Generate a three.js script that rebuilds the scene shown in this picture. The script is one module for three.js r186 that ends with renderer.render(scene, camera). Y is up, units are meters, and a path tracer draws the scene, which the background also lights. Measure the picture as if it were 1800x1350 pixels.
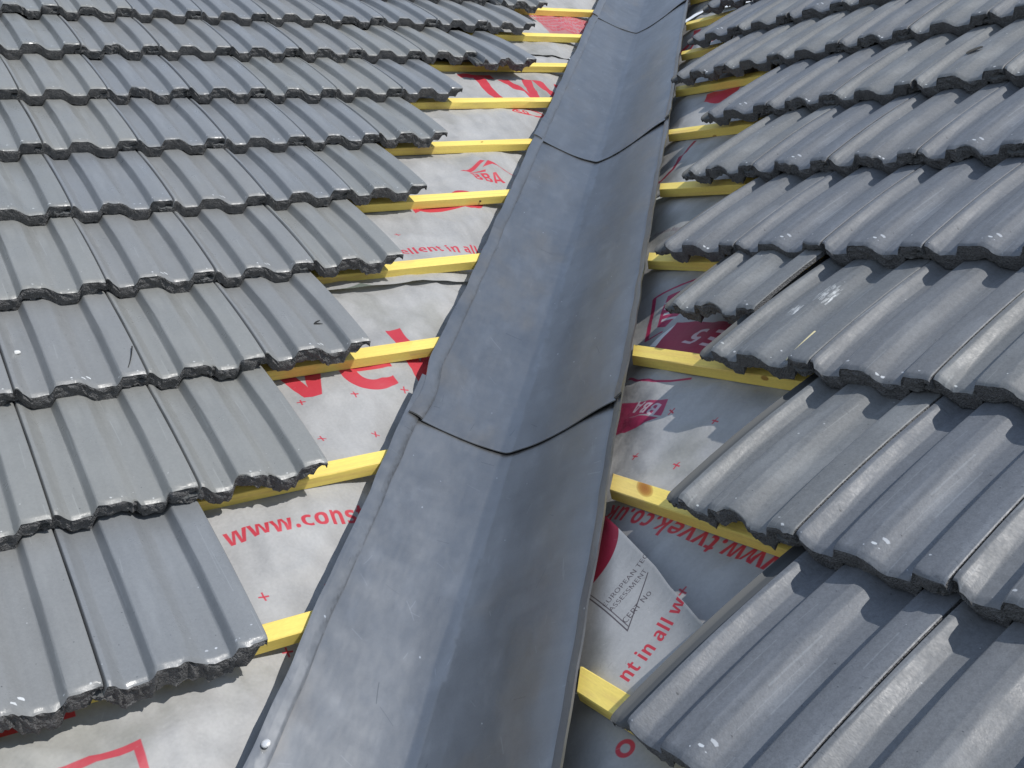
import * as THREE from 'three';
import { toCreasedNormals, mergeGeometries } from 'three/addons/utils/BufferGeometryUtils.js';

// ---------------------------------------------------------------- camera, sky, sun, exposure
const scene = new THREE.Scene();
const camera = new THREE.PerspectiveCamera(40.945, 4 / 3, 0.05, 400);
camera.rotation.order = 'YXZ';
camera.position.set(0.5206, 0.68676, 1.68667);
camera.rotation.set(-0.18155, 0.23518, -0.06534);

const SUN = new THREE.Vector3(0.66, 0.713, 0.235).normalize();
const SKY_GAIN = 1.22;
function hash(x, y, s) { let h = Math.imul(x | 0, 374761393) + Math.imul(y | 0, 668265263) + Math.imul(s | 0, 1442695041); h = Math.imul(h ^ (h >>> 13), 1274126177); return ((h ^ (h >>> 16)) >>> 0) / 4294967296; }
function vnoise(x, y, s = 0) {
  const xi = Math.floor(x), yi = Math.floor(y), fx = x - xi, fy = y - yi, u = fx * fx * (3 - 2 * fx), v = fy * fy * (3 - 2 * fy);
  const a = hash(xi, yi, s), b = hash(xi + 1, yi, s), c = hash(xi, yi + 1, s), d = hash(xi + 1, yi + 1, s);
  return a + (b - a) * u + (c - a) * v + (a - b - c + d) * u * v;
}
function fbm(x, y, s = 0, o = 4) { let a = 0, k = 0.5, t = 0; for (let i = 0; i < o; i++) { a += k * vnoise(x, y, s + i * 17); t += k; k *= 0.5; x *= 2.03; y *= 2.03; } return a / t; }
function rng(seed) { let s = seed >>> 0; return () => { s = (s + 0x6d2b79f5) | 0; let t = Math.imul(s ^ (s >>> 15), 1 | s); t = (t + Math.imul(t ^ (t >>> 7), 61 | t)) ^ t; return ((t ^ (t >>> 14)) >>> 0) / 4294967296; }; }
const ss = (a, b, x) => { const t = Math.min(1, Math.max(0, (x - a) / (b - a))); return t * t * (3 - 2 * t); };
{
  const W = 512, H = 256, d = new Float32Array(W * H * 4);
  for (let j = 0; j < H; j++) for (let i = 0; i < W; i++) {
    const el = (0.5 - (j + 0.5) / H) * -Math.PI, az = (i + 0.5) / W * Math.PI * 2;
    const y = Math.sin(el), ce = Math.cos(el);
    const t = Math.pow(1 - Math.max(0, y), 1.7);
    let r = 0.18 + 0.36 * t, g = 0.255 + 0.36 * t, b = 0.40 + 0.32 * t;
    const cx = Math.cos(az) * ce / (0.25 + Math.max(0, y)), cz = Math.sin(az) * ce / (0.25 + Math.max(0, y));
    const cl = 0.55 * ss(0.5, 0.78, fbm(cx * 1.3 + 9, cz * 1.3 + 4, 5, 5)) * ss(0.02, 0.2, y);
    r += (0.85 - r) * cl; g += (0.88 - g) * cl; b += (0.92 - b) * cl;
    if (y < 0) { r = 0.22; g = 0.23; b = 0.22; }
    const o = (j * W + i) * 4; d[o] = r * SKY_GAIN; d[o + 1] = g * SKY_GAIN; d[o + 2] = b * SKY_GAIN; d[o + 3] = 1;
  }
  const sky = new THREE.DataTexture(d, W, H, THREE.RGBAFormat, THREE.FloatType);
  sky.mapping = THREE.EquirectangularReflectionMapping; sky.magFilter = THREE.LinearFilter; sky.minFilter = THREE.LinearFilter; sky.wrapS = THREE.RepeatWrapping; sky.needsUpdate = true;
  scene.background = sky; scene.environment = sky;
}
const sun = new THREE.DirectionalLight(new THREE.Color(1.0, 0.965, 0.92), 3.15);
sun.position.copy(SUN).multiplyScalar(14).add(new THREE.Vector3(0, 0.6, -1.6)); sun.target.position.set(0, 0.6, -1.6);
sun.castShadow = true; sun.shadow.mapSize.set(4096, 4096); sun.shadow.bias = -0.0004;
Object.assign(sun.shadow.camera, { left: -6, right: 6, top: 6, bottom: -6, near: 1, far: 40 });
scene.add(sun, sun.target);
const renderer = new THREE.WebGLRenderer({ antialias: true });
renderer.setSize(1024, 768); renderer.toneMapping = THREE.LinearToneMapping; renderer.toneMappingExposure = 1.06;
renderer.shadowMap.enabled = true; renderer.shadowMap.type = THREE.PCFSoftShadowMap;

// ---------------------------------------------------------------- the two roof planes and the valley between them
const PITCH = 0.52032, CP = Math.cos(PITCH), SP = Math.sin(PITCH), R2 = Math.SQRT1_2;
const TW = 0.24307;                                    // covering width of a tile
const GL = 0.345, GR = 0.35197;                        // batten gauge, left and right slope
const UL0 = 0.10536, UR0 = 0.11172 + 0.10 * TW;
const sBattenL = (k) => (9 - k) * GL, sBattenR = (k) => -0.0532 + (8 - k) * GR;
const NOSE_L = -0.031, NOSE_R = -0.021;
const LEAD_L = -0.206, LEAD_R = 0.256;
// local frame of a slope: x to the right as seen from the eaves, y out of the roof, z down the slope
function slopeGroup(name, side, label) {
  const g = new THREE.Group(); g.name = name;
  const sg = side === 'L' ? 1 : -1;
  const n = new THREE.Vector3(sg * R2 * SP, CP, R2 * SP), x = new THREE.Vector3(R2, 0, -sg * R2), z = new THREE.Vector3().crossVectors(x, n);
  g.quaternion.setFromRotationMatrix(new THREE.Matrix4().makeBasis(x, n, z));
  g.userData = { label, category: 'roof' };
  scene.add(g); return g;
}
const slopeL = slopeGroup('tiled_roof_slope', 'L', 'roof slope of smooth grey tiles left of the lead valley, sun on its tile ends');
const slopeR = slopeGroup('tiled_roof_slope_001', 'R', 'grainy grey tiled roof slope right of the lead valley, dark shadows under tile ends');
const shade = (o) => { o.castShadow = true; o.receiveShadow = true; return o; };
function add(parent, name, geo, mat) { const m = shade(new THREE.Mesh(geo, mat)); m.name = name; parent.add(m); return m; }
function canvas(w, h) { const c = document.createElement('canvas'); c.width = w; c.height = h; return c; }
function tex(c, srgb = true) { const t = new THREE.CanvasTexture(c); if (srgb) t.colorSpace = THREE.SRGBColorSpace; t.magFilter = THREE.LinearFilter; t.anisotropy = 8; return t; }
const toS = (v) => { v = Math.min(1, Math.max(0, v)); return 255 * (v <= 0.0031308 ? v * 12.92 : 1.055 * Math.pow(v, 1 / 2.4) - 0.055); };
function paint(c, fn) {       // fn(x, y) -> linear [r, g, b]
  const g = c.getContext('2d'), im = g.createImageData(c.width, c.height), d = im.data;
  for (let y = 0; y < c.height; y++) for (let x = 0; x < c.width; x++) { const q = fn(x, y), o = (y * c.width + x) * 4; d[o] = toS(q[0]); d[o + 1] = toS(q[1]); d[o + 2] = toS(q[2]); d[o + 3] = 255; }
  g.putImageData(im, 0, 0); return g;
}
function grey(c, fn) { const g = c.getContext('2d'), im = g.createImageData(c.width, c.height), d = im.data; for (let y = 0; y < c.height; y++) for (let x = 0; x < c.width; x++) { const v = 255 * Math.min(1, Math.max(0, fn(x, y))), o = (y * c.width + x) * 4; d[o] = d[o + 1] = d[o + 2] = v; d[o + 3] = 255; } g.putImageData(im, 0, 0); return g; }

{ // ground far below
  const g = new THREE.PlaneGeometry(600, 600); g.rotateX(-Math.PI / 2);
  const m = add(scene, 'ground', g, new THREE.MeshStandardMaterial({ color: new THREE.Color(0.12, 0.13, 0.09), roughness: 1 }));
  m.position.y = -5.5; m.userData = { kind: 'structure', label: 'flat ground far below the roof', category: 'ground' };
}

// ---------------------------------------------------------------- underlay sheets with their red print
const RED = '#c22b3a';
function feltCanvas(u0, u1, s0, s1, right, draw, seed) {
  const W = 2048, ppm = W / (u1 - u0), H = Math.min(2048, Math.round((s1 - s0) * ppm));
  const c = canvas(W, H);
  const rd = rng(seed);
  const g = paint(c, (x, y) => {
    const X = x / ppm, Y = y / ppm;
    const f = fbm(X * 260, Y * 260, seed, 3), m = fbm(X * 9, Y * 9, seed + 7, 4), st = fbm(X * 40 + 5, Y * 12, seed + 3, 3), dirt = ss(0.56, 0.8, fbm(X * 5 + 3, Y * 5, seed + 11, 5));
    const v = 0.435 * (0.90 + 0.14 * (f - 0.5) + 0.26 * (m - 0.5) + 0.20 * (st - 0.5)) * (1 - 0.22 * dirt);
    return [v * 1.0, v * 0.995, v * (0.975 - 0.05 * dirt)];
  });
  // metric drawing frame: x to the viewer's right, y down the slope
  g.save();
  if (!right) { g.scale(ppm, ppm); g.translate(-u0, s1); } else { g.scale(ppm, ppm); g.translate(u1, s1); }
  const U = (u) => (right ? -u : u), S = (s) => -s;
  const api = {
    g, rd, U, S,
    text(str, u, s, size, o = {}) { g.save(); g.translate(U(u), S(s)); g.rotate(o.rot ?? (right ? Math.PI : 0)); g.scale(size / 100 * (o.sx ?? 1), size / 100); g.transform(1, 0, o.slant ?? 0, 1, 0, 0); g.fillStyle = o.color ?? RED; g.globalAlpha = o.alpha ?? 0.9; g.font = `${o.weight ?? 'bold'} 100px sans-serif`; g.textAlign = o.align ?? 'left'; g.fillText(str, 0, 0); g.restore(); },
    poly(pts, color = RED, alpha = 0.9) { g.save(); g.globalAlpha = alpha; g.fillStyle = color; g.beginPath(); pts.forEach(([u, s], i) => (i ? g.lineTo(U(u), S(s)) : g.moveTo(U(u), S(s)))); g.closePath(); g.fill(); g.restore(); },
    line(pts, w, color = RED, alpha = 0.9) { g.save(); g.globalAlpha = alpha; g.strokeStyle = color; g.lineWidth = w; g.lineJoin = 'miter'; g.lineCap = 'butt'; g.beginPath(); pts.forEach(([u, s], i) => (i ? g.lineTo(U(u), S(s)) : g.moveTo(U(u), S(s)))); g.stroke(); g.restore(); },
    ellipse(u, s, a, b, color = RED, w = 0, alpha = 0.9) { g.save(); g.globalAlpha = alpha; g.beginPath(); g.ellipse(U(u), S(s), a, b, 0, 0, Math.PI * 2); if (w) { g.strokeStyle = color; g.lineWidth = w; g.stroke(); } else { g.fillStyle = color; g.fill(); } g.restore(); },
    cross(u, s) { const a = 0.22 + 0.35 * (rd() - 0.5), L = 0.0095; g.save(); g.translate(U(u), S(s)); g.rotate(a); g.strokeStyle = RED; g.globalAlpha = 0.85; g.lineWidth = 0.0032; for (const r of [0, 1.45]) { g.rotate(r); g.beginPath(); g.moveTo(-L, 0.001 * (rd() - 0.5)); g.lineTo(0, 0.0016 * (rd() - 0.5)); g.lineTo(L, 0.001 * (rd() - 0.5)); g.stroke(); } g.restore(); },
  };
  draw(api);
  // scuffs through the print and creases of dirt
  for (let i = 0; i < 260; i++) { g.globalAlpha = 0.10 + 0.25 * rd(); g.fillStyle = rd() < 0.6 ? '#c9c8c4' : '#6c6a66'; const a = rd() * 6.28, x = (right ? -u1 : u0) + rd() * (u1 - u0), y = -s1 + rd() * (s1 - s0); g.save(); g.translate(x, y); g.rotate(a); g.fillRect(0, 0, 0.002 + 0.010 * rd(), 0.0008 + 0.0008 * rd()); g.restore(); }
  g.restore();
  return tex(c);
}
const feltBump = (() => { const c = canvas(512, 512); grey(c, (x, y) => 0.5 + 0.9 * (fbm(x / 6, y / 6, 91, 3) - 0.5)); const t = tex(c, false); t.wrapS = t.wrapT = THREE.RepeatWrapping; t.repeat.set(3, 3); return t; })();
function feltMat(map, bs = 0.0006) { return new THREE.MeshStandardMaterial({ map, roughness: 0.58, bumpMap: feltBump, bumpScale: bs, side: THREE.DoubleSide }); }
// x range over which the sheet is finely divided is the part not covered by tiles
function underlay(parent, right, s0, s1, uA, uB, map, u0, u1, seed, lift0) {
  const hasUpper = s1 < 4;
  const sv = [], N = Math.round((s1 - s0) / 0.013); for (let i = 0; i <= N; i++) sv.push(s0 + (s1 - s0) * i / N);
  const pos = [], uv = [], idx = []; const M = 130;
  for (let i = 0; i <= N; i++) for (let j = 0; j <= M; j++) {
    const s = sv[i], uValley = s * CP;                                  // the sheet stops at the valley line
    const q = j / M, uFar = uA; const u = uValley - Math.pow(1 - q, 1.6) * (uValley - uFar);
    const sgn = right ? -1 : 1, wr = right ? 0.55 : 0.85;
    const k = ((right ? (s + 0.0532) / GR : s / GL) % 1 + 1) % 1, a = u - uValley;
    const sag = 0.011 * Math.sin(Math.PI * Math.pow(ss(0, 1, k), 0.8)) ;
    let h = -0.0275 - sag * (0.5 + 0.7 * vnoise(u * 2.2, s * 1.4, seed)) + wr * 0.016 * (fbm(u * 6, s * 7, seed + 5, 4) - 0.5) * ss(0, 0.12, Math.min(k, 1 - k)) + wr * 0.013 * Math.pow(1 - Math.abs(2 * fbm(u * 7 + s * 6, s * 3 - u * 2, seed + 9, 3) - 1), 5) + wr * 0.008 * Math.pow(1 - Math.abs(2 * fbm(u * 9 - s * 4, s * 9 + u * 3, seed + 19, 2) - 1), 6) * ss(0.03, 0.2, Math.min(k, 1 - k)) - 0.003;
    h = Math.min(h, -0.0262 + 0.012 * ss(0.14, 0.25, k) * (1 - ss(0.90, 0.985, k)));
    h -= 0.030 * ss(-0.46, -0.24, a);
    if (lift0) { const q2 = 1 - ss(0, 0.09, s - s0); h += q2 * (0.0085 + 0.0035 * vnoise(u * 7, 3, seed)); }
    if (hasUpper) h -= 0.010 * (1 - ss(0.015, 0.08, s1 - s));
    pos.push(sgn * u, h + (lift0 ? 0.0 : 0), -s);
    uv.push(right ? (u1 - u) / (u1 - u0) : (u - u0) / (u1 - u0), (s - map.s0) / (map.s1 - map.s0));
  }
  for (let i = 0; i < N; i++) for (let j = 0; j < M; j++) { const a = i * (M + 1) + j, b = a + 1, c = a + M + 1, d = c + 1; right ? idx.push(a, c, b, b, c, d) : idx.push(a, b, c, b, d, c); }
  const g = new THREE.BufferGeometry(); g.setAttribute('position', new THREE.Float32BufferAttribute(pos, 3)); g.setAttribute('uv', new THREE.Float32BufferAttribute(uv, 2)); g.setIndex(idx); g.computeVertexNormals();
  return add(parent, 'underlay', g, feltMat(map.t));
}
const crosses = (p, u0, du, s0, ds, list) => list.forEach(([i, j]) => p.cross(u0 + du * i, s0 + ds * j));
function bbaMark(p, u, s, w, h) { // roof-shaped mark over three letters
  p.g.save();
  p.poly([[u, s + 0.42 * h], [u + 0.62 * w, s + h], [u + 0.72 * w, s + 0.96 * h], [u + 0.25 * w, s + 0.44 * h], [u + 0.62 * w, s + 0.5 * h], [u + 0.6 * w, s + 0.4 * h]]);
  p.poly([[u + 0.58 * w, s + 0.62 * h], [u + 0.82 * w, s + 1.02 * h], [u + 1.35 * w, s + 0.36 * h], [u + 1.3 * w, s + 0.38 * h], [u + 0.86 * w, s + 0.78 * h]]);
  p.text('BBA', u + 0.16 * w, s - 0.22 * h, 0.066, { sx: 0.95 });
  p.g.restore();
}
{
  const mk = (u0, u1, s0, s1, right, draw, seed) => ({ t: feltCanvas(u0, u1, s0, s1, right, draw, seed), s0, s1 });
  // left slope
  const a = mk(-1.25, 0.95, -0.5, 1.03, false, (p) => {
    p.text('Ty', -0.42, 0.617, 0.268); p.text('v', -0.113, 0.617, 0.268); p.text('e', 0.036, 0.617, 0.268); p.text('k', 0.205, 0.617, 0.268);
    p.text('www.construction.tyvek.co.uk', -0.347, 0.253, 0.0535);
    p.line([[-1.15, -0.092], [-0.592, -0.092], [-0.592, -0.42]], 0.0125, RED, 0.75);
    p.poly([[-1.2, -0.012], [-0.66, -0.012], [-0.66, 0.03], [-1.2, 0.03]]);
    for (let i = -6; i < 6; i++) for (let j = -4; j < 5; j++) { const u = -0.074 + 0.125 * i, s = 0.482 + 0.1195 * j; if (Math.abs(s - 0.26) < 0.04 || s > 0.62 || s < -0.13 || (u < -0.6 && s < 0.05)) continue; p.cross(u, s); }
  }, 11);
  const b = mk(-0.25, 2.1, 0.97, 2.65, false, (p) => {
    p.text('excellent in all weathers', 0.352, 1.152, 0.0475, { alpha: 0.85 });
    bbaMark(p, 0.85, 1.565, 0.16, 0.085);
    p.poly([[0.57, 1.360], [0.66, 1.362], [0.80, 1.386], [0.80, 1.44], [0.57, 1.43]]); p.ellipse(0.78, 1.425, 0.05, 0.060);
    p.text('Tyvek', 1.245, 2.175, 0.30);
    p.text('so', 1.33, 2.035, 0.055); p.ellipse(1.39, 2.055, 0.07, 0.022, RED, 0.008);
    for (const [u, s] of [[0.46, 1.25]]) p.cross(u, s);
  }, 23);
  const c = mk(1.2, 3.5, 2.56, 4.3, false, (p) => {
    for (let i = 0; i < 6; i++) p.text('breathable roofing underlay for pitched roofs', 2.02 + 0.006 * i, 3.085 - 0.03 * i, 0.034, { alpha: 0.8 });
    p.poly([[2.02, 2.9], [2.5, 2.9], [2.5, 3.115], [2.05, 3.115]], RED, 0.35);
    p.text('Tyvek', 2.3, 3.5, 0.3);
  }, 37);
  underlay(slopeL, false, -0.5, 1.03, -2.2, 0, a, -1.25, 0.95, 3, false);
  underlay(slopeL, false, 1.0, 2.65, -1.5, 0, b, -0.25, 2.1, 5, true);
  underlay(slopeL, false, 2.61, 4.3, -0.6, 0, c, 1.2, 3.5, 8, true);
  // right slope: the roll was laid the other way up
  const d = mk(-1.2, 1.05, -0.5, 1.4, true, (p) => {
    const PR = '#a5284f';
    p.line([[0.30, 0.984], [0.401, 0.904], [0.285, 0.756], [0.247, 0.783]], 0.007, PR); p.line([[0.401, 0.904], [0.285, 0.756]], 0.012, PR);
    p.poly([[0.29, 0.802], [0.352, 0.91], [0.327, 0.931], [0.25, 0.87], [0.255, 0.80]], PR);
    for (const [x, y, x2, y2] of [[0.334, 0.880, 0.309, 0.906], [0.316, 0.860, 0.276, 0.884], [0.302, 0.842, 0.261, 0.858], [0.292, 0.822, 0.25, 0.835]]) p.line([[x, y], [x2, y2]], 0.009, '#bcbcbc', 1);
    p.poly([[0.31, 0.965], [0.278, 0.995], [0.2, 0.96], [0.264, 0.919]], RED);
    p.poly([[0.241, 0.73], [0.217, 0.729], [0.231, 0.82], [0.236, 0.789]], '#d8d8d8', 1);
    p.poly([[0.21, 0.70], [0.233, 0.82], [0.186, 0.834], [-0.08, 0.834], [-0.08, 0.70]], '#9c2440');
    p.text('ZONE 5', -0.105, 0.805, 0.078, { color: '#d9d2d6', slant: -0.25, alpha: 0.85, sx: 0.92 });
    p.line([[0.21, 0.625], [0.16, 0.613], [0.10, 0.616], [0.059, 0.626], [0.013, 0.643]], 0.007, PR);
    p.poly([[0.23, 0.545], [0.009, 0.569], [-0.004, 0.528], [0.23, 0.50]], PR, 0.85);
    p.text('BBA', 0.01, 0.552, 0.043, { color: '#c9c4c6', rot: Math.PI + 0.1, sx: 1.15 });
    p.poly([[0.25, 0.505], [-0.001, 0.522], [0.03, 0.497], [0.07, 0.476], [0.25, 0.45]], PR, 0.9);
    p.text('www.tyvek.co.uk', -0.533, 0.300, 0.0545);
    crosses(p, -0.148, 0.125, 0.423, 0.1195, [[0, 0], [0, 1], [1, 0], [1, 1], [-2, -2], [-1, 0], [-1, 1], [-3, -2], [-2, 0], [-4, -2]]);
    p.ellipse(-0.528, -0.073, 0.012, 0.011, RED, 0.007);
    p.text('roofing underlay', 0.56, 1.205, 0.02, { color: '#5b3a42', weight: 'normal' });
  }, 51);
  const e = mk(0.2, 2.3, 1.34, 3.0, true, (p) => {
    p.poly([[1.204, 1.975], [1.063, 1.945], [1.10, 2.06], [1.249, 2.047]]);
    p.line([[1.10, 1.50], [0.985, 1.50], [0.96, 1.55], [0.971, 1.618], [0.99, 1.70]], 0.012, '#8e2035');
    p.text('Tyvek', 1.2, 2.75, 0.28);
  }, 63);
  const f = mk(1.4, 3.6, 2.93, 4.4, true, (p) => { p.text('www.tyvek.co.uk', 2.2, 3.2, 0.055); }, 71);
  underlay(slopeR, true, -0.5, 1.4, -2.2, 0, d, -1.2, 1.05, 13, false);
  underlay(slopeR, true, 1.37, 3.0, -1.5, 0, e, 0.2, 2.3, 15, true);
  underlay(slopeR, true, 2.97, 4.4, -0.6, 0, f, 1.4, 3.6, 18, true);
}

// ---------------------------------------------------------------- battens
const battenMats = [];
for (let v = 0; v < 4; v++) {
  const c = canvas(1024, 128), knot = v === 3;
  const g = paint(c, (x, y) => {
    const X = x / 1024 * 1.6, Y = y / 128 * 0.2;
    let w = Y + 0.006 * fbm(X * 2.2, Y * 14, 40 + v, 3);
    const gr = fbm(X * 3, w * 420, 50 + v, 3), f = fbm(X * 160, Y * 900, 60 + v, 2), m = fbm(X * 3, Y * 8, 70 + v, 3), dk = ss(0.62, 0.72, fbm(X * 2.4, w * 160, 80 + v, 2));
    const k = 0.95 + 0.14 * (gr - 0.5) + 0.14 * (f - 0.5) + 0.12 * (m - 0.5), st = ss(0.66, 0.8, fbm(X * 7, Y * 20, 95 + v, 4));
    return [(0.96 - 0.05 * dk - 0.10 * st) * k, (0.755 - 0.07 * dk - 0.11 * st) * k * (0.98 + 0.08 * (m - 0.5)), (0.15 + 0.05 * m) * k];
  });
  const rd = rng(700 + v);
  for (let i = 0; i < (knot ? 0 : 5); i++) { const x = rd() * 1024, y = rd() * 128; g.fillStyle = '#7a4a18'; g.globalAlpha = 0.6; g.beginPath(); g.ellipse(x, y, 2 + rd() * 5, 1 + rd() * 3, 0, 0, 7); g.fill(); }
  if (knot) for (let i = 9; i > 0; i--) { g.globalAlpha = 0.30; g.fillStyle = i % 2 ? '#8a5218' : '#b87a2a'; g.beginPath(); g.ellipse(60, 14, 1.7 * i, 1.25 * i, 0.1, 0, 7); g.fill(); }
  g.globalAlpha = 1;
  const t = tex(c); t.wrapS = t.wrapT = THREE.RepeatWrapping;
  battenMats.push(new THREE.MeshStandardMaterial({ map: t, roughness: 0.66, bumpMap: t, bumpScale: 0.0006 }));
}
const endWood = new THREE.MeshStandardMaterial({ color: new THREE.Color(0.55, 0.36, 0.08), roughness: 0.9 });
// a sawn batten: lower front edge on s, skew-cut end beside the lead
function batten(parent, right, s, uFar, xEdge, v, seed) {
  const rd = rng(seed), sg = right ? -1 : 1, BW = 0.038, y0 = -0.0262, y1 = 0, ch = 0.0016;
  const sec = [[0, y0], [0, y1 - ch], [-ch, y1], [-BW + ch, y1], [-BW, y1 - ch], [-BW, y0]];     // (z, y) from front bottom over the top
  const N = 24, pos = [], uv = [], idx = [], off = rd();
  // near end: valley x = u*R2 - s*CP*R2 (mirrored right) -> the end follows the lead edge
  const endU = (ss_, y) => (Math.abs(xEdge) * -1 - SP * R2 * y * 1) / R2 + ss_ * CP;
  const per = [0]; for (let i = 1; i < sec.length; i++) per.push(per[i - 1] + Math.hypot(sec[i][0] - sec[i - 1][0], sec[i][1] - sec[i - 1][1]));
  for (let i = 0; i <= N; i++) sec.forEach(([z, y], j) => {
    const se = s - z, uE = endU(se, y) + 0.004 * (rd() - 0.5), u = uE + (uFar - uE) * Math.pow(i / N, 1.3);
    const w = 0.0012 * (vnoise(u * 6, j * 3 + seed, 3) - 0.5);
    pos.push(sg * u, y + (y > -0.02 ? w : 0), z - s + w); uv.push((uE - u) / 1.6 + (v === 3 ? 0 : off), (v === 3 ? (per[j] - 0.0262) / 0.2 + 0.88 - 0.12 : per[j] / 0.2 + off));
  });
  const n = sec.length;
  for (let i = 0; i < N; i++) for (let j = 0; j < n - 1; j++) { const a = i * n + j, b = a + 1, c = a + n, d = c + 1; right ? idx.push(a, b, c, b, d, c) : idx.push(a, c, b, b, c, d); }
  for (let i = 0; i < N; i++) { const a = i * n + n - 1, b = i * n, c = a + n, d = b + n; right ? idx.push(a, b, c, b, d, c) : idx.push(a, c, b, b, c, d); }
  const nBody = idx.length;
  const base = pos.length / 3; for (let j = 0; j < n; j++) { pos.push(pos[j * 3], pos[j * 3 + 1], pos[j * 3 + 2]); uv.push(0, 0); }
  for (let j = 1; j < n - 1; j++) right ? idx.push(base, base + j + 1, base + j) : idx.push(base, base + j, base + j + 1);
  let g = new THREE.BufferGeometry(); g.setAttribute('position', new THREE.Float32BufferAttribute(pos, 3)); g.setAttribute('uv', new THREE.Float32BufferAttribute(uv, 2)); g.setIndex(idx);
  g = toCreasedNormals(g, 0.5); g.clearGroups(); g.addGroup(0, nBody, 0); g.addGroup(nBody, idx.length - nBody, 1);
  return add(parent, 'batten', g, [battenMats[v], endWood]);
}
const nailGeo = new THREE.CylinderGeometry(0.0032, 0.0032, 0.002, 12); nailGeo.rotateX(Math.PI / 2); const nailMat = new THREE.MeshStandardMaterial({ color: new THREE.Color(0.10, 0.08, 0.06), metalness: 0.5, roughness: 0.5 });
const nail = (b, x, y, z) => { const m = add(b, 'nail_head', nailGeo, nailMat); m.position.set(x, y, z); };
for (let k = 9; k >= -3; k--) batten(slopeL, false, sBattenL(k), sBattenL(k) * CP - 1.9, LEAD_L - 0.004, ((k % 3) + 3) % 3, 100 + k);
for (let k = 8; k >= -3; k--) batten(slopeR, true, sBattenR(k), sBattenR(k) * CP - 1.9, LEAD_R + 0.006, k === 7 ? 3 : ((k % 3) + 3) % 3, 200 + k);

{ const b = slopeL.children.filter((o) => o.name === 'batten')[4]; nail(b, 0.80, -0.014, -sBattenL(5) + 0.0008); }
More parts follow.
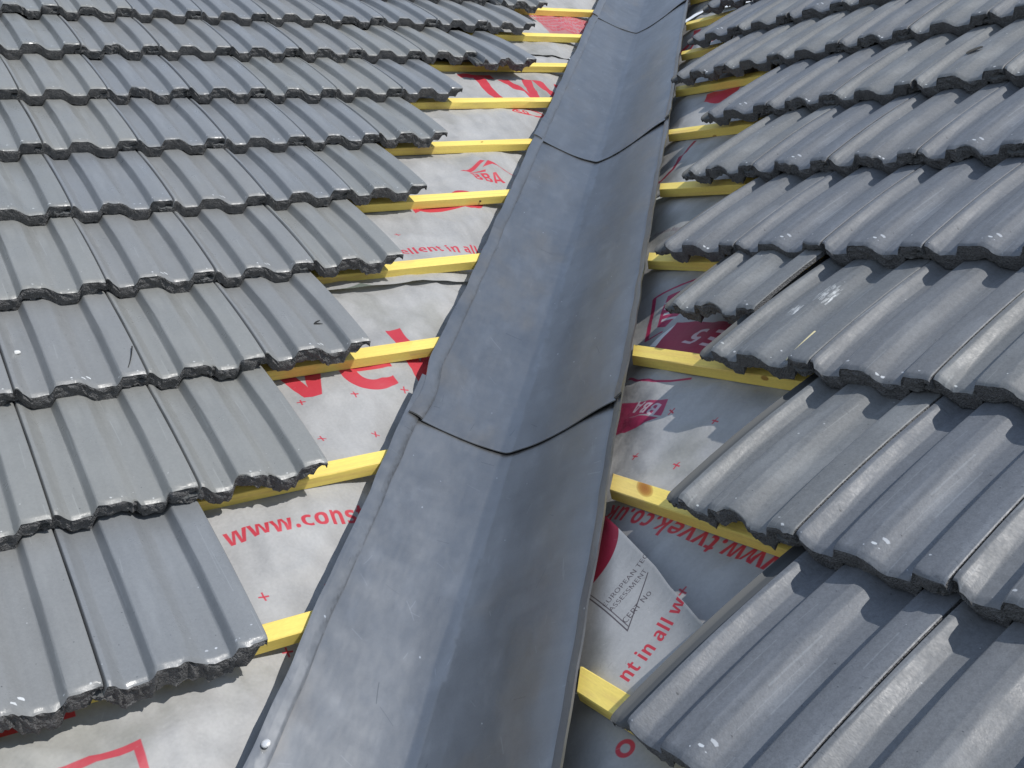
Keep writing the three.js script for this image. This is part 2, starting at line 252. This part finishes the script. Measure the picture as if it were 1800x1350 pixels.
// ---------------------------------------------------------------- tiles
const paintMats = { L: [], R: [] };
for (const side of ['L', 'R']) for (let v = 0; v < 4; v++) {
  const W = 512, H = 768, seed = (side === 'L' ? 300 : 400) + v * 10, right = side === 'R', c = canvas(W, H), rd = rng(seed);
  const g = paint(c, (x, y) => {
    const X = x / W * 0.283, Y = y / H * 0.42;      // metres; y = 0 at the head, 0.42 at the nose
    const f = fbm(X * 700, Y * 700, seed, 2), gr = fbm(X * 240, Y * 240, seed + 1, 3), m = fbm(X * 14, Y * 9, seed + 2, 4), st = fbm(X * 90, Y * 4, seed + 3, 3), bl = ss(0.55, 0.8, fbm(X * 30 + 3, Y * 7, seed + 4, 4));
    let k = 1 + (right ? 0.30 : 0.12) * (f - 0.5) + (right ? 0.26 : 0.12) * (gr - 0.5) + (right ? 0.20 : 0.16) * (m - 0.5) + 0.12 * (st - 0.5) + (right ? 0.22 : 0.10) * bl;
    const base = (right ? 0.165 : 0.235) * k;
    return right ? [base * 0.965, base * 1.005, base * 1.05] : [base * 0.98, base * 1.005, base * 1.0];
  });
  const px = W / 0.283;
  const blob = (x, y, r, col, al) => { g.fillStyle = col; g.globalAlpha = al; g.beginPath(); const n = 7; for (let i = 0; i < n; i++) { const a = i / n * 6.283, q = r * (0.5 + 0.8 * rd()); g[i ? 'lineTo' : 'moveTo'](x + q * Math.cos(a) * 1.3, y + q * Math.sin(a)); } g.closePath(); g.fill(); };
  for (let i = 0; i < 9; i++) blob(rd() * W, H * (1 - 0.02 - 0.11 * rd() * rd()), (0.0008 + 0.0034 * rd() * rd()) * px, '#e2e5e6', 0.5 + 0.4 * rd());
  for (let i = 0; i < 4; i++) blob(rd() * W, H * rd(), (0.0005 + 0.0010 * rd()) * px, '#d8dcde', 0.6);
  for (let i = 0; i < 20; i++) blob(rd() * W, H * rd(), (0.0005 + 0.0006 * rd()) * px, '#23272a', 0.6);
  for (let i = 0; i < (right ? 10 : 6); i++) { g.globalAlpha = 0.14; g.strokeStyle = '#d5dadd'; g.lineWidth = 1 + 3 * rd(); const x = rd() * W, y = rd() * H; g.beginPath(); g.moveTo(x, y); g.lineTo(x + 14 * (rd() - 0.5), y + H * (0.08 + 0.25 * rd())); g.stroke(); }
  if (right) for (let i = 0; i < 130; i++) { const nearJoint = rd() < 0.5, x = nearJoint ? W * (rd() < 0.5 ? 0.15 + 0.09 * rd() : 0.93 + 0.07 * rd()) : rd() * W, y = rd() * H; g.globalAlpha = 0.2 + 0.35 * rd(); g.strokeStyle = '#262b30'; g.lineWidth = 0.8; g.beginPath(); g.moveTo(x, y); let X = x, Y = y; for (let q = 0; q < 4; q++) { X += 6 * (rd() - 0.1); Y += 5 * (rd() - 0.5); g.lineTo(X, Y); } g.stroke(); }
  if (right && v === 3) for (let i = 0; i < 150; i++) { g.globalAlpha = 0.55 * rd(); g.strokeStyle = '#e8eaea'; g.lineWidth = 1 + 3 * rd(); const pt = rd() < 0.7, x = W * (pt ? 0.50 + 0.10 * rd() : 0.44 + 0.06 * rd()), y = H * (pt ? 0.40 + 0.12 * rd() : 0.60 + 0.05 * rd()); g.beginPath(); g.moveTo(x, y); g.lineTo(x + 3 * (rd() - 0.5), y + 10 + 30 * rd()); g.stroke(); }
  g.globalAlpha = 1;
  const rc = canvas(256, 384); grey(rc, (x, y) => { const m = fbm(x / 30, y / 40, seed + 6, 4), f = fbm(x / 2.2, y / 2.2, seed + 8, 2); return (right ? 0.50 : 0.37) + 0.30 * (m - 0.5) + 0.16 * (f - 0.5); });
  const bc = canvas(512, 768); grey(bc, (x, y) => 0.5 + 0.8 * (fbm(x / 2.4, y / 2.4, seed + 12, 2) - 0.5) + 0.5 * (fbm(x / 40, y / 60, seed + 13, 3) - 0.5));
  paintMats[side].push(new THREE.MeshStandardMaterial({ map: tex(c), roughnessMap: tex(rc, false), roughness: 1, bumpMap: tex(bc, false), bumpScale: right ? 0.0002 : 0.00015, color: new THREE.Color(...[[1, 1, 1], [0.92, 0.945, 0.99], [1.06, 1.055, 1.02], [0.96, 0.97, 0.955]][v]) }));
}
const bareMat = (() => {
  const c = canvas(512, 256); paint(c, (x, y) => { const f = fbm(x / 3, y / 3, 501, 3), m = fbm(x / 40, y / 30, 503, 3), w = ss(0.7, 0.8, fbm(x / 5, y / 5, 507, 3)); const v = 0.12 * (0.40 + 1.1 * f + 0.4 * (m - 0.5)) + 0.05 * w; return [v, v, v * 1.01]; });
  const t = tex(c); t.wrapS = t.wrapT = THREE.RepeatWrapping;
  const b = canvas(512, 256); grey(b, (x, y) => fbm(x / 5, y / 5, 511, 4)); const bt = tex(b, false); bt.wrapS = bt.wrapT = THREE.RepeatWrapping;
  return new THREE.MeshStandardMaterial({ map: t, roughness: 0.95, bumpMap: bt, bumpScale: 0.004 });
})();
const RH = 0.0205, TL = 0.42, HN = 0.0725, STEP = 0.039, BOW = 0.0062;
const ramp = (a, b, x) => { const t = Math.min(1, Math.max(0, (x - a) / (b - a))), q = t * t * (3 - 2 * t); return 0.45 * q + 0.55 * (t < 0.12 ? t * t / 0.24 / 0.88 : t > 0.88 ? 1 - (1 - t) * (1 - t) / 0.24 / 0.88 : (t - 0.06) / 0.88); };
function profile(x) {                                   // x in tile widths; 0 = joint on the left, 1 = joint on the right
  if (x < 0.002) { const rib = (c, w) => 0.0045 * (1 - ss(w * 0.5, w, Math.abs(x - c))); return -0.001 + 1.5 * rib(-0.155, 0.014) + 0.6 * rib(-0.075, 0.012); }
  let h = 0.97 * (1 - ss(0.018, 0.125, x)) + ramp(0.247, 0.300, x) - ss(0.455, 0.620, x) + ramp(0.747, 0.800, x);
  h *= RH;
  h -= 0.0025 * ss(0.975, 0.990, x) ** 2; h -= 0.0015 * (1 - ss(0.006, 0.0135, x));
  h += 0.0006 * Math.exp(-(((x - 0.455) / 0.012) ** 2));
  return h;
}
const PX = []; for (const [a, b, n] of [[-0.165, -0.012, 14], [0.0085, 0.0155, 2], [0.018, 0.125, 8], [0.16, 0.22, 2], [0.245, 0.302, 10], [0.35, 0.44, 3], [0.455, 0.620, 9], [0.65, 0.72, 2], [0.745, 0.802, 10], [0.86, 0.96, 3], [0.972, 0.990, 3]]) for (let i = 0; i <= n; i++) { const x = a + (b - a) * i / n; if (!PX.length || x > PX[PX.length - 1] + 1e-4) PX.push(x); }
function tileGeo(seed, rough, extra = 0) {
  const n = PX.length, topS = [0, 0.0025, 0.006, 0.012, 0.024, 0.06, 0.11, 0.17, 0.23, 0.29, 0.345, TL], pos = [], uv = [], idx = [];
  const jit = (x, f, o) => vnoise(x * f, seed * 3.1 + o, seed) - 0.5;
  const warp = (x, s) => 0.0012 * (vnoise(x * 1.5 + seed, s * 6, seed + 40) - 0.5);
  const top = (x, s) => HN - RH + profile(x) - STEP * s / 0.345 + BOW * (1 - ((s - 0.19) / 0.19) ** 2) - 0.0012 + warp(x, s);
  const chip = (x) => rough * (0.0022 * jit(x, 40, 1) + 0.0030 * jit(x, 14, 2) - 0.006 * ss(0.74, 0.86, vnoise(x * 9, seed * 1.7, seed + 5)));
  const round = [0.0042, 0.0020, 0.0008, 0.0002];
  const start = []; const grpTop = 0;
  topS.forEach((s, i) => { for (let j = 0; j < n; j++) { const x = PX[j], under = x < 0.002; const so = i < 5 ? s + (1 - i / 5) * (-chip(x)) + (under ? 0.002 : 0) : s; pos.push(x * TW, top(x, s) - (round[i] ?? 0) - (i < 3 ? rough * 0.0012 * Math.abs(jit(x, 30, 7)) : 0), -so); uv.push((x + 0.165) / 1.165, s / TL); } });
  const quad = (a, b, c, d) => idx.push(a, b, c, b, d, c);
  const m = topS.length;
  const nUnder = PX.findIndex((x) => x > 0.002);
  for (let i = 0; i < m - 1; i++) for (let j = nUnder - 1; j < n - 1; j++) { const a = i * n + j; quad(a, a + 1, a + n, a + n + 1); }
  const cntTop = idx.length;
  for (let i = 0; i < m - 1; i++) for (let j = 0; j < nUnder - 1; j++) { const a = i * n + j; quad(a, a + 1, a + n, a + n + 1); }
  const cntChan = idx.length;
  // underside, nose face, sides, head: bare concrete
  const thick = (x, s) => { const t = x > 0.86 ? 0.0085 : x < 0.002 ? 0.009 : 0.0115; const nose = x > 0.9 ? 0.019 : x < 0.002 ? 0.017 : 0.0360 + extra; return t + (nose - t) * (1 - ss(0.0, 0.05, s)); };
  const rag = (x) => rough * (0.0045 * jit(x, 26, 11) + 0.0075 * jit(x, 7, 12) + 0.006 * jit(x, 60, 13)) * 0.9;
  const rows = [];
  const ringPoint = (x, s, q) => { // q 0 top edge .. 1 bottom edge of nose
    const yT = top(x, 0) - 0.0042 - rough * 0.0012 * Math.abs(jit(x, 30, 7)), yB = top(x, 0) - thick(x, 0) + rag(x);
    const y = yT + (Math.min(yB, yT - 0.005) - yT) * q;
    const z = chip(x) + (q === 0 ? 0 : rough * (0.0045 * (vnoise(x * 45, q * 6 + seed, seed + 20) - 0.5) + 0.003 * (vnoise(x * 14, q * 3 + seed, seed + 21) - 0.5))) - 0.004 * q * q - (x < 0.002 ? 0.002 : 0);
    return [x * TW, y, z];
  };
  const Q = [0, 0.12, 0.3, 0.5, 0.72, 0.9, 1];
  const fb = pos.length / 3;
  for (const q of Q) for (let j = 0; j < n; j++) { const p = ringPoint(PX[j], 0, q); pos.push(...p); uv.push(p[0] * 5 + seed * 0.37, p[1] * 9); }
  for (let i = 0; i < Q.length - 1; i++) for (let j = 0; j < n - 1; j++) { const a = fb + i * n + j; quad(a + n, a + n + 1, a, a + 1); }
  const bS = [0, 0.02, 0.05, 0.16, 0.3, TL], bb = pos.length / 3;
  bS.forEach((s, i) => { for (let j = 0; j < n; j++) { const x = PX[j]; if (i === 0) { const p = ringPoint(x, 0, 1); pos.push(...p); } else pos.push(x * TW, top(x, s) - thick(x, s) + (i === 1 ? rag(x) * 0.5 : 0), -s); uv.push(x, s * 3); } });
  for (let i = 0; i < bS.length - 1; i++) for (let j = 0; j < n - 1; j++) { const a = bb + i * n + j; quad(a + n, a + n + 1, a, a + 1); }
  // sides and head
  const wall = (P, flip) => { const b0 = pos.length / 3; P.forEach(([a, b]) => { pos.push(...a, ...b); uv.push(a[2] * 4, a[1] * 9, b[2] * 4, b[1] * 9); }); for (let i = 0; i < P.length - 1; i++) { const a = b0 + i * 2; flip ? idx.push(a, a + 2, a + 1, a + 1, a + 2, a + 3) : idx.push(a, a + 1, a + 2, a + 1, a + 3, a + 2); } };
  const at = (base, i, j) => { const o = (base + i * n + j) * 3; return [pos[o], pos[o + 1], pos[o + 2]]; };
  for (const [j, fl] of [[0, true], [n - 1, false]]) {
    const P = topS.map((s, i) => { const t = at(0, i, j), x = PX[j]; const y = i === 0 ? ringPoint(x, 0, 1)[1] : top(x, s) - thick(x, s); return [t, [t[0], y, t[2]]]; }); wall(P, fl);
  }
  { const P = []; for (let j = 0; j < n; j++) P.push([at(0, m - 1, j), at(bb, bS.length - 1, j)]); wall(P, false); }
  let g = new THREE.BufferGeometry(); g.setAttribute('position', new THREE.Float32BufferAttribute(pos, 3)); g.setAttribute('uv', new THREE.Float32BufferAttribute(uv, 2)); g.setIndex(idx);
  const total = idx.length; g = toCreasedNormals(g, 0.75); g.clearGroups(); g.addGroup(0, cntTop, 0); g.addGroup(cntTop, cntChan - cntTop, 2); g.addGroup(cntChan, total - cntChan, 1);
  return g;
}
const channelMat = new THREE.MeshStandardMaterial({ color: new THREE.Color(0.085, 0.09, 0.092), roughness: 0.7 });
const tileGeos = []; for (let v = 0; v < 10; v++) tileGeos.push(tileGeo(v + 1, v < 5 ? 1.45 : 0.85));
for (let v = 0; v < 3; v++) tileGeos.push(tileGeo(v + 21, 1.9, 0.012));
const trd = rng(4711);
function tile(parent, side, x, s, o = {}) {
  const v = o.v ?? Math.floor(trd() * (o.near ? 5 : 10)), mv = o.m ?? Math.floor(trd() * (side === 'R' ? 3 : 4));
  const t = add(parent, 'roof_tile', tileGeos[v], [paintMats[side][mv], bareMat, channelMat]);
  t.position.set(x + 0.0016 * (trd() - 0.5), (o.y ?? 0) + 0.0020 * (trd() - 0.5), -s + 0.007 * (trd() - 0.5));
  t.rotation.set(0.004 * (trd() - 0.5), 0.008 * (trd() - 0.5) + (o.ry ?? 0), 0.006 * (trd() - 0.5));
  return t;
}
const endL = { 9: -2, 8: -1, 7: 0, 6: 1, 5: 2, 4: 3, 3: 4, 2: 6, 1: 7, 0: 8, '-1': 9, '-2': 11 };
for (let k = 9; k >= -2; k--) for (let j = endL[k]; j > endL[k] - (k > 5 ? 6 : k > 2 ? 9 : 12); j--) {
  const slip = k === 2 && j === 6 ? -0.07 : k === 0 && j === 8 ? -0.06 : 0;
  tile(slopeL, 'L', UL0 + (j - 1) * TW, sBattenL(k) + NOSE_L + slip - (k === 9 ? 0.013 : 0), k === 9 ? { v: 10 + ((j % 3) + 3) % 3 } : { near: k > 5 });
}
const endR = { 8: -3, 7: -2, 6: -1, 5: 1, 4: 2, 3: 3, 2: 5, 1: 6, 0: 7, '-1': 9, '-2': 10 };
for (let k = 8; k >= -2; k--) for (let j = endR[k]; j > endR[k] - (k > 5 ? 6 : k > 2 ? 9 : 12); j--)
  tile(slopeR, 'R', -(UR0 + j * TW), sBattenR(k) + NOSE_R, k === 6 && j === -1 ? { m: 3 } : {});
{ const t = tile(slopeR, 'R', -UR0, sBattenR(6) + NOSE_R + 0.14, { y: -0.004 }); t.userData.label = 'tile pushed up the slope, its lower end above the next batten'; }

// ---------------------------------------------------------------- lead valley sheets
const vDir = new THREE.Vector3(0, 0.375512, -0.926817), vNor = new THREE.Vector3(0, 0.926817, 0.375512), VS = 0.3750;
const leadTex = []; const leadRough = [];
for (let v = 0; v < 2; v++) {
  const c = canvas(768, 2048), rd = rng(900 + v);
  const g = paint(c, (x, y) => {
    const X = x / 768 * 0.5, Y = y / 2048 * 1.75, wx = X + 0.02 * fbm(X * 9, Y * 9, 905 + v, 3), wy = Y + 0.03 * fbm(X * 7 + 4, Y * 7, 915 + v, 3);
    const m = fbm(wx * 16, wy * 6, 920 + v, 5), p = ss(0.52, 0.78, fbm(wx * 26, wy * 14, 930 + v, 5)), s = fbm(wx * 10 + wy * 6, wy * 60, 940 + v, 4), f = fbm(X * 420, Y * 420, 950 + v, 2), br = ss(0.55, 0.8, fbm(wx * 7 + 2, wy * 5, 960 + v, 4));
    const k = 0.78 + 0.20 * (m - 0.5) + 0.08 * p + 0.07 * (s - 0.5) + 0.05 * (f - 0.5);
    return [0.385 * k * (1 + 0.10 * br), 0.395 * k * (1 + 0.03 * br), 0.405 * k * (1 - 0.05 * br)];
  });
  for (let i = 0; i < 110; i++) { g.globalAlpha = 0.08 + 0.20 * rd(); g.strokeStyle = rd() < 0.75 ? '#dfe3e8' : '#2e3338'; g.lineWidth = 0.8 + 1.6 * rd(); const x = rd() * 768, y = rd() * 2048, a = (rd() - 0.5) * 1.2 + (rd() < 0.5 ? 1.4 : 0.2), L = 15 + 70 * rd() * rd(); g.beginPath(); g.moveTo(x, y); g.quadraticCurveTo(x + L * 0.5 * Math.cos(a) + 6 * (rd() - 0.5), y + L * 0.5 * Math.sin(a), x + L * Math.cos(a), y + L * Math.sin(a)); g.stroke(); }
  for (let i = 0; i < 26; i++) { g.globalAlpha = 0.8; g.fillStyle = '#e4e7ea'; g.beginPath(); g.ellipse(rd() * 768, rd() * 2048, 1 + 2.2 * rd(), 1 + 2 * rd(), rd(), 0, 7); g.fill(); }
  g.globalAlpha = 1;
  leadTex.push(tex(c));
  const r = canvas(384, 1024); grey(r, (x, y) => 0.37 + 0.09 * (fbm(x / 40, y / 60, 970 + v, 5) - 0.5) + 0.05 * (fbm(x / 5, y / 12, 980 + v, 2) - 0.5)); leadRough.push(tex(r, false));
}
function sheetGeo(fn, nu, nv, th, uw = 1) {          // fn(a, b) -> Vector3 in the valley frame; closed with thickness th
  const P = [], N = [], uv = [], idx = [], e = 1e-3;
  for (let i = 0; i <= nv; i++) for (let j = 0; j <= nu; j++) {
    const a = j / nu, b = i / nv, p = fn(a, b), du = fn(Math.min(1, a + e), b).sub(fn(Math.max(0, a - e), b)), dv = fn(a, Math.min(1, b + e)).sub(fn(a, Math.max(0, b - e)));
    P.push(p); N.push(du.cross(dv).normalize()); uv.push(uw === 1 ? a : 0.3 + a * uw, b);
  }
  const pos = []; P.forEach((p) => pos.push(p.x, p.y, p.z)); P.forEach((p, i) => { const q = p.clone().addScaledVector(N[i], -th); pos.push(q.x, q.y, q.z); });
  const n = nu + 1, o = P.length;
  for (let i = 0; i < nv; i++) for (let j = 0; j < nu; j++) { const a = i * n + j; idx.push(a, a + 1, a + n, a + 1, a + n + 1, a + n); idx.push(o + a, o + a + n, o + a + 1, o + a + 1, o + a + n, o + a + n + 1); }
  const edge = (a, b) => idx.push(a, o + a, b, b, o + a, o + b);
  for (let j = 0; j < nu; j++) { edge(j, j + 1); edge(nv * n + j + 1, nv * n + j); }
  for (let i = 0; i < nv; i++) { edge((i + 1) * n, i * n); edge(i * n + nu, (i + 1) * n + nu); }
  const g = new THREE.BufferGeometry(); g.setAttribute('position', new THREE.Float32BufferAttribute(pos, 3)); g.setAttribute('uv', new THREE.Float32BufferAttribute([...uv, ...uv], 2)); g.setIndex(idx);
  return toCreasedNormals(g, 0.7);
}
const inValley = (x, h, v) => new THREE.Vector3(x, 0, 0).addScaledVector(vNor, h).addScaledVector(vDir, v);
const laps = [-1.20, 0.422, 2.121, 3.826, 5.5];
const leadLabels = ['nearest dark lead valley sheet at the bottom edge, brownish smears', 'long lead valley sheet between the nearest two overlap lines', 'bluish lead valley sheet between the middle and farthest overlap lines', 'farthest lead valley sheet, above the topmost overlap line'];
for (let q = 0; q < 4; q++) {
  const v0 = laps[q], v1 = laps[q + 1] + 0.15, sd = 30 + q * 7, grp = new THREE.Group();
  grp.name = q ? `lead_sheet_00${q}` : 'lead_sheet'; grp.userData = { label: leadLabels[q], category: 'lead sheet', group: 'lead sheets lining the valley' }; scene.add(grp);
  const mat = new THREE.MeshStandardMaterial({ map: leadTex[q % 2], roughnessMap: leadRough[q % 2], roughness: 1, metalness: 0.95, side: THREE.DoubleSide });
  const edgeWob = (v, s) => 0.007 * (fbm(v * 3.1, s, sd + 1, 3) - 0.5) + 0.003 * (vnoise(v * 14, s, sd + 2) - 0.5);
  const base = (x, v) => {
    const ax = Math.sqrt(x * x + 0.00005) - 0.003;
    let h = -0.0225 + VS * ax * 0.99 + 0.036 * ss(0.04, 0.26, Math.abs(x));
    h += 0.0045 * (1 - ss(v0, v0 + 0.32, v)) + 0.0005;                                   // rides over the sheet below
    h += 0.0040 * (fbm(x * 7, v * 3.5, sd + 3, 2) - 0.5) + 0.0020 * (fbm(x * 24 + v * 9, v * 20, sd + 4, 3) - 0.5);
    h += 0.006 * (1 - ss(0.0, 0.10, v - v0)) * ss(0.13, 0.25, Math.abs(x)) * (q === 1 ? 1.3 : 0.9);   // corner of the lap springs up
    return h;
  };
  const xL = (v) => LEAD_L + 0.024 + edgeWob(v, 1) + (q === 1 ? 0.012 * Math.exp(-(((v - 0.50) / 0.10) ** 2)) : 0), xR = (v) => LEAD_R - 0.009 + edgeWob(v, 5);
  const endCut = (x, v) => v + (1 - ss(0, 0.2, v - v0)) * (0.004 * (fbm(x * 8, 3, sd + 6, 2) - 0.5));
  const pan = add(grp, 'pan', sheetGeo((a, b) => { const v = v0 + (v1 - v0) * b, x = xL(v) + (xR(v) - xL(v)) * a; return inValley(x, base(x, v), endCut(x, v)); }, 56, 150, 0.0022), mat);
  // folded edges: the sheet turns up and back over itself
  const fold = (left) => (a, b) => {
    const v = v0 + 0.001 + (v1 - v0 - 0.002) * b, xi = left ? xL(v) : xR(v), sg = left ? -1 : 1, W = (left ? 0.023 : 0.012) + 0.004 * (vnoise(v * 5, 2, sd + 9) - 0.5);
    const lift = (left ? 0.013 : 0.009) + 0.008 * (fbm(v * 3.3, 7, sd + (left ? 11 : 13), 2) - 0.5);
    const t = a, x = xi + sg * (-0.0030 + (W + 0.0030) * t), up = lift * Math.pow(Math.max(0, t), left ? 0.9 : 1.5) + 0.0062 + 0.0015 * Math.sin(Math.PI * t), xin = left ? Math.max(x, xi) : Math.min(x, xi);
    return inValley(x, base(xin, v) + VS * 0.7 * Math.abs(x - xin) + up - 0.0010 + 0.0012 * (fbm(v * 11, t * 0.8, sd + 15, 2) - 0.5), endCut(x, v) + 0.0);
  };
  const fl = (f) => (a, b) => f(1 - a, b);
  add(grp, 'folded_edge', sheetGeo(fl(fold(true)), 10, 220, 0.0040, 0.05), mat);
  add(grp, 'folded_edge', sheetGeo(fold(false), 10, 220, 0.0040, 0.05), mat);
}
{ // round clout nail on the folded edge
  const g = new THREE.SphereGeometry(0.0075, 16, 10); g.scale(1, 0.55, 1);
  const sheet = scene.getObjectByName('lead_sheet'); const m = add(sheet, 'nail_head', g, new THREE.MeshStandardMaterial({ color: new THREE.Color(0.85, 0.85, 0.84), metalness: 0.4, roughness: 0.35 }));
  m.position.copy(inValley(-0.186, 0.088, -0.425)); m.rotation.x = 0.4;
}
// ---------------------------------------------------------------- loose underlay flap, right of the lead
const onSlope = (parent, o) => { o.quaternion.premultiply(parent.quaternion); o.position.applyQuaternion(parent.quaternion); return o; };
{
  const map = feltCanvas(-0.8, 0.02, -0.08, 0.34, true, (p) => {
    p.ellipse(-0.163, 0.158, 0.088, 0.088, '#8c1630', 0, 0.95);
    p.line([[-0.235, 0.1015], [-0.391, 0.0735], [-0.352, 0.17]], 0.0022, '#40383c', 0.8); p.line([[-0.235, 0.107], [-0.387, 0.080]], 0.0018, '#40383c', 0.7);
    p.text('EUROPEAN TECHNICAL', -0.318, 0.090, 0.0155, { rot: -Math.PI / 2 + 0.12, color: '#453c40', weight: 'normal' });
    p.text('ASSESSMENT', -0.338, 0.088, 0.0145, { rot: -Math.PI / 2 + 0.12, color: '#453c40', weight: 'normal' });
    p.text('CERT No', -0.379, 0.081, 0.0165, { rot: -Math.PI / 2 + 0.12, color: '#453c40', weight: 'normal' });
    p.text('nt in all weathers', -0.458, 0.004, 0.0385, { rot: -Math.PI / 2 + 0.03, sx: 0.80 });
  }, 83);
  const edge = [[-0.05, 0.275], [-0.119, 0.253], [-0.213, 0.227], [-0.302, 0.2], [-0.36, 0.183], [-0.415, 0.161], [-0.457, 0.148], [-0.507, 0.131], [-0.62, 0.095], [-0.8, 0.03]];
  const sTop = (u) => { for (let i = 0; i < edge.length - 1; i++) { const [a, b] = edge[i], [c, d] = edge[i + 1]; if (u <= a && u >= c) return b + (d - b) * (a - u) / (a - c); } return 0.2; };
  const N = 60, M = 30, P = [], uv = [], idx = [];
  for (let layer = 0; layer < 2; layer++) for (let i = 0; i <= N; i++) for (let j = 0; j <= M; j++) {
    const u = -0.10 - 0.58 * i / N, b = j / M, t0 = -0.010, s = t0 + (sTop(u) - t0) * b, a = u - s * CP;
    let h = -0.0205 + 0.004 * (fbm(u * 9, s * 9, 3, 3) - 0.5) + 0.030 * Math.pow(b, 3) + 0.006 * Math.sin(b * 3.1) * (0.4 + vnoise(u * 6, 1, 2)) - 0.022 * ss(-0.42, -0.26, a);
    P.push(-u, h - layer * 0.0012, -s); uv.push((0.02 - u) / 0.82, (s + 0.08) / 0.42);
  }
  const n = M + 1, o = (N + 1) * n;
  for (let i = 0; i < N; i++) for (let j = 0; j < M; j++) { const a = i * n + j; idx.push(a, a + n, a + 1, a + 1, a + n, a + n + 1, o + a, o + a + 1, o + a + n, o + a + 1, o + a + n + 1, o + a + n); }
  for (let i = 0; i < N; i++) { const a = i * n + M, b = a + n; idx.push(a, b, o + a, b, o + b, o + a); }
  const g = new THREE.BufferGeometry(); g.setAttribute('position', new THREE.Float32BufferAttribute(P, 3)); g.setAttribute('uv', new THREE.Float32BufferAttribute(uv, 2)); g.setIndex(idx); g.computeVertexNormals();
  const m = add(scene, 'underlay_flap', g, feltMat(map, 0.00012)); onSlope(slopeR, m);
  m.userData = { label: 'cut flap of underlay printed with a dark red disc, right of the lead', category: 'underlay' };
}
// ---------------------------------------------------------------- bits lying on the tiles
const tileTop = (f, sp) => HN - RH + profile(f) - STEP * sp / 0.345 + BOW * (1 - ((sp - 0.19) / 0.19) ** 2);
function bit(parent, name, label, category, geo, mat, x, y, s, ry = 0, rz = 0) {
  const m = add(scene, name, geo, mat); m.position.set(x, y, -s); m.rotation.set(0, ry, rz); onSlope(parent, m); m.userData = { label, category }; return m;
}
function stick(len, r, seed, flat = 1) { const g = new THREE.CylinderGeometry(r * 0.5, r, len, 7, 8); g.rotateX(Math.PI / 2); g.scale(1, flat, 1); const p = g.attributes.position; for (let i = 0; i < p.count; i++) p.setX(i, p.getX(i) + 0.004 * Math.sin(p.getZ(i) * 30 + seed)); g.computeVertexNormals(); return g; }
{
  const dark = new THREE.MeshStandardMaterial({ color: new THREE.Color(0.02, 0.02, 0.018), roughness: 0.9 });
  bit(slopeL, 'dry_twig', 'thin black twig by a tile joint on the left slope', 'twig', stick(0.072, 0.0014, 1), dark, -0.403, tileTop(0.85, 0.06) + 0.0016, 0.716, -0.40);
  const lf = (() => { const sh = new THREE.Shape(); sh.moveTo(0, 0); sh.quadraticCurveTo(0.010, 0.008, 0.022, 0.004); sh.quadraticCurveTo(0.012, 0.003, 0.006, 0); sh.quadraticCurveTo(0.012, -0.004, 0.018, -0.010); sh.quadraticCurveTo(0.006, -0.006, 0, 0); const g = new THREE.ExtrudeGeometry(sh, { depth: 0.0012, bevelEnabled: false, curveSegments: 6 }); g.rotateX(-Math.PI / 2); return g; })();
  bit(slopeL, 'leaf_scrap', 'tiny black forked leaf scrap on an end tile, left slope', 'leaf', lf, dark, 0.018, tileTop(0.67, 0.12) + 0.0006, 0.782, 0.3);
  const peb = new THREE.IcosahedronGeometry(0.005, 2); { const p = peb.attributes.position; for (let i = 0; i < p.count; i++) { const q = 0.8 + 0.4 * vnoise(p.getX(i) * 400 + 9, p.getY(i) * 400 + p.getZ(i) * 300, 6); p.setXYZ(i, p.getX(i) * q * 1.3, p.getY(i) * q * 0.7, p.getZ(i) * q); } peb.computeVertexNormals(); }
  bit(slopeL, 'mortar_crumb', 'white crumb on a tile at the left edge', 'crumb', peb, new THREE.MeshStandardMaterial({ color: new THREE.Color(0.75, 0.75, 0.73), roughness: 0.9 }), -0.594, tileTop(0.16, 0.155) + 0.003, 0.814);
  const half = (() => { const sh = new THREE.Shape(); sh.absellipse(0, 0, 0.020, 0.018, 0, Math.PI * 1.05); sh.closePath(); const g = new THREE.ExtrudeGeometry(sh, { depth: 0.0012, bevelEnabled: false, curveSegments: 14 }); g.rotateX(-Math.PI / 2); const p = g.attributes.position; for (let i = 0; i < p.count; i++) p.setY(i, p.getY(i) + 6 * p.getX(i) ** 2 + 3 * p.getZ(i) ** 2); g.computeVertexNormals(); return g; })();
  bit(slopeR, 'dead_leaf', 'small dark dead leaf on a tile high on the right slope', 'leaf', half, new THREE.MeshStandardMaterial({ color: new THREE.Color(0.06, 0.055, 0.045), roughness: 0.9 }), -0.039, tileTop(0.40, 0.127) + 0.001, 1.813, 0.6);
  const pale = new THREE.MeshStandardMaterial({ color: new THREE.Color(0.82, 0.80, 0.74), roughness: 0.7 }), straw = new THREE.MeshStandardMaterial({ color: new THREE.Color(0.80, 0.70, 0.40), roughness: 0.7 });
  bit(slopeR, 'wood_splinter', 'short white splinter on the tile beside the pushed-up tile', 'splinter', stick(0.050, 0.0026, 2, 0.5), pale, 0.166, tileTop(0.262, 0.07) + 0.003, 0.704, -0.1);
  bit(slopeR, 'wood_splinter_001', 'long yellowish splinter on the tile beside the pushed-up tile', 'splinter', stick(0.085, 0.0032, 4, 0.5), straw, 0.281, tileTop(0.745, 0.06) + 0.003, 0.690, 0.05);
}
renderer.render(scene, camera);
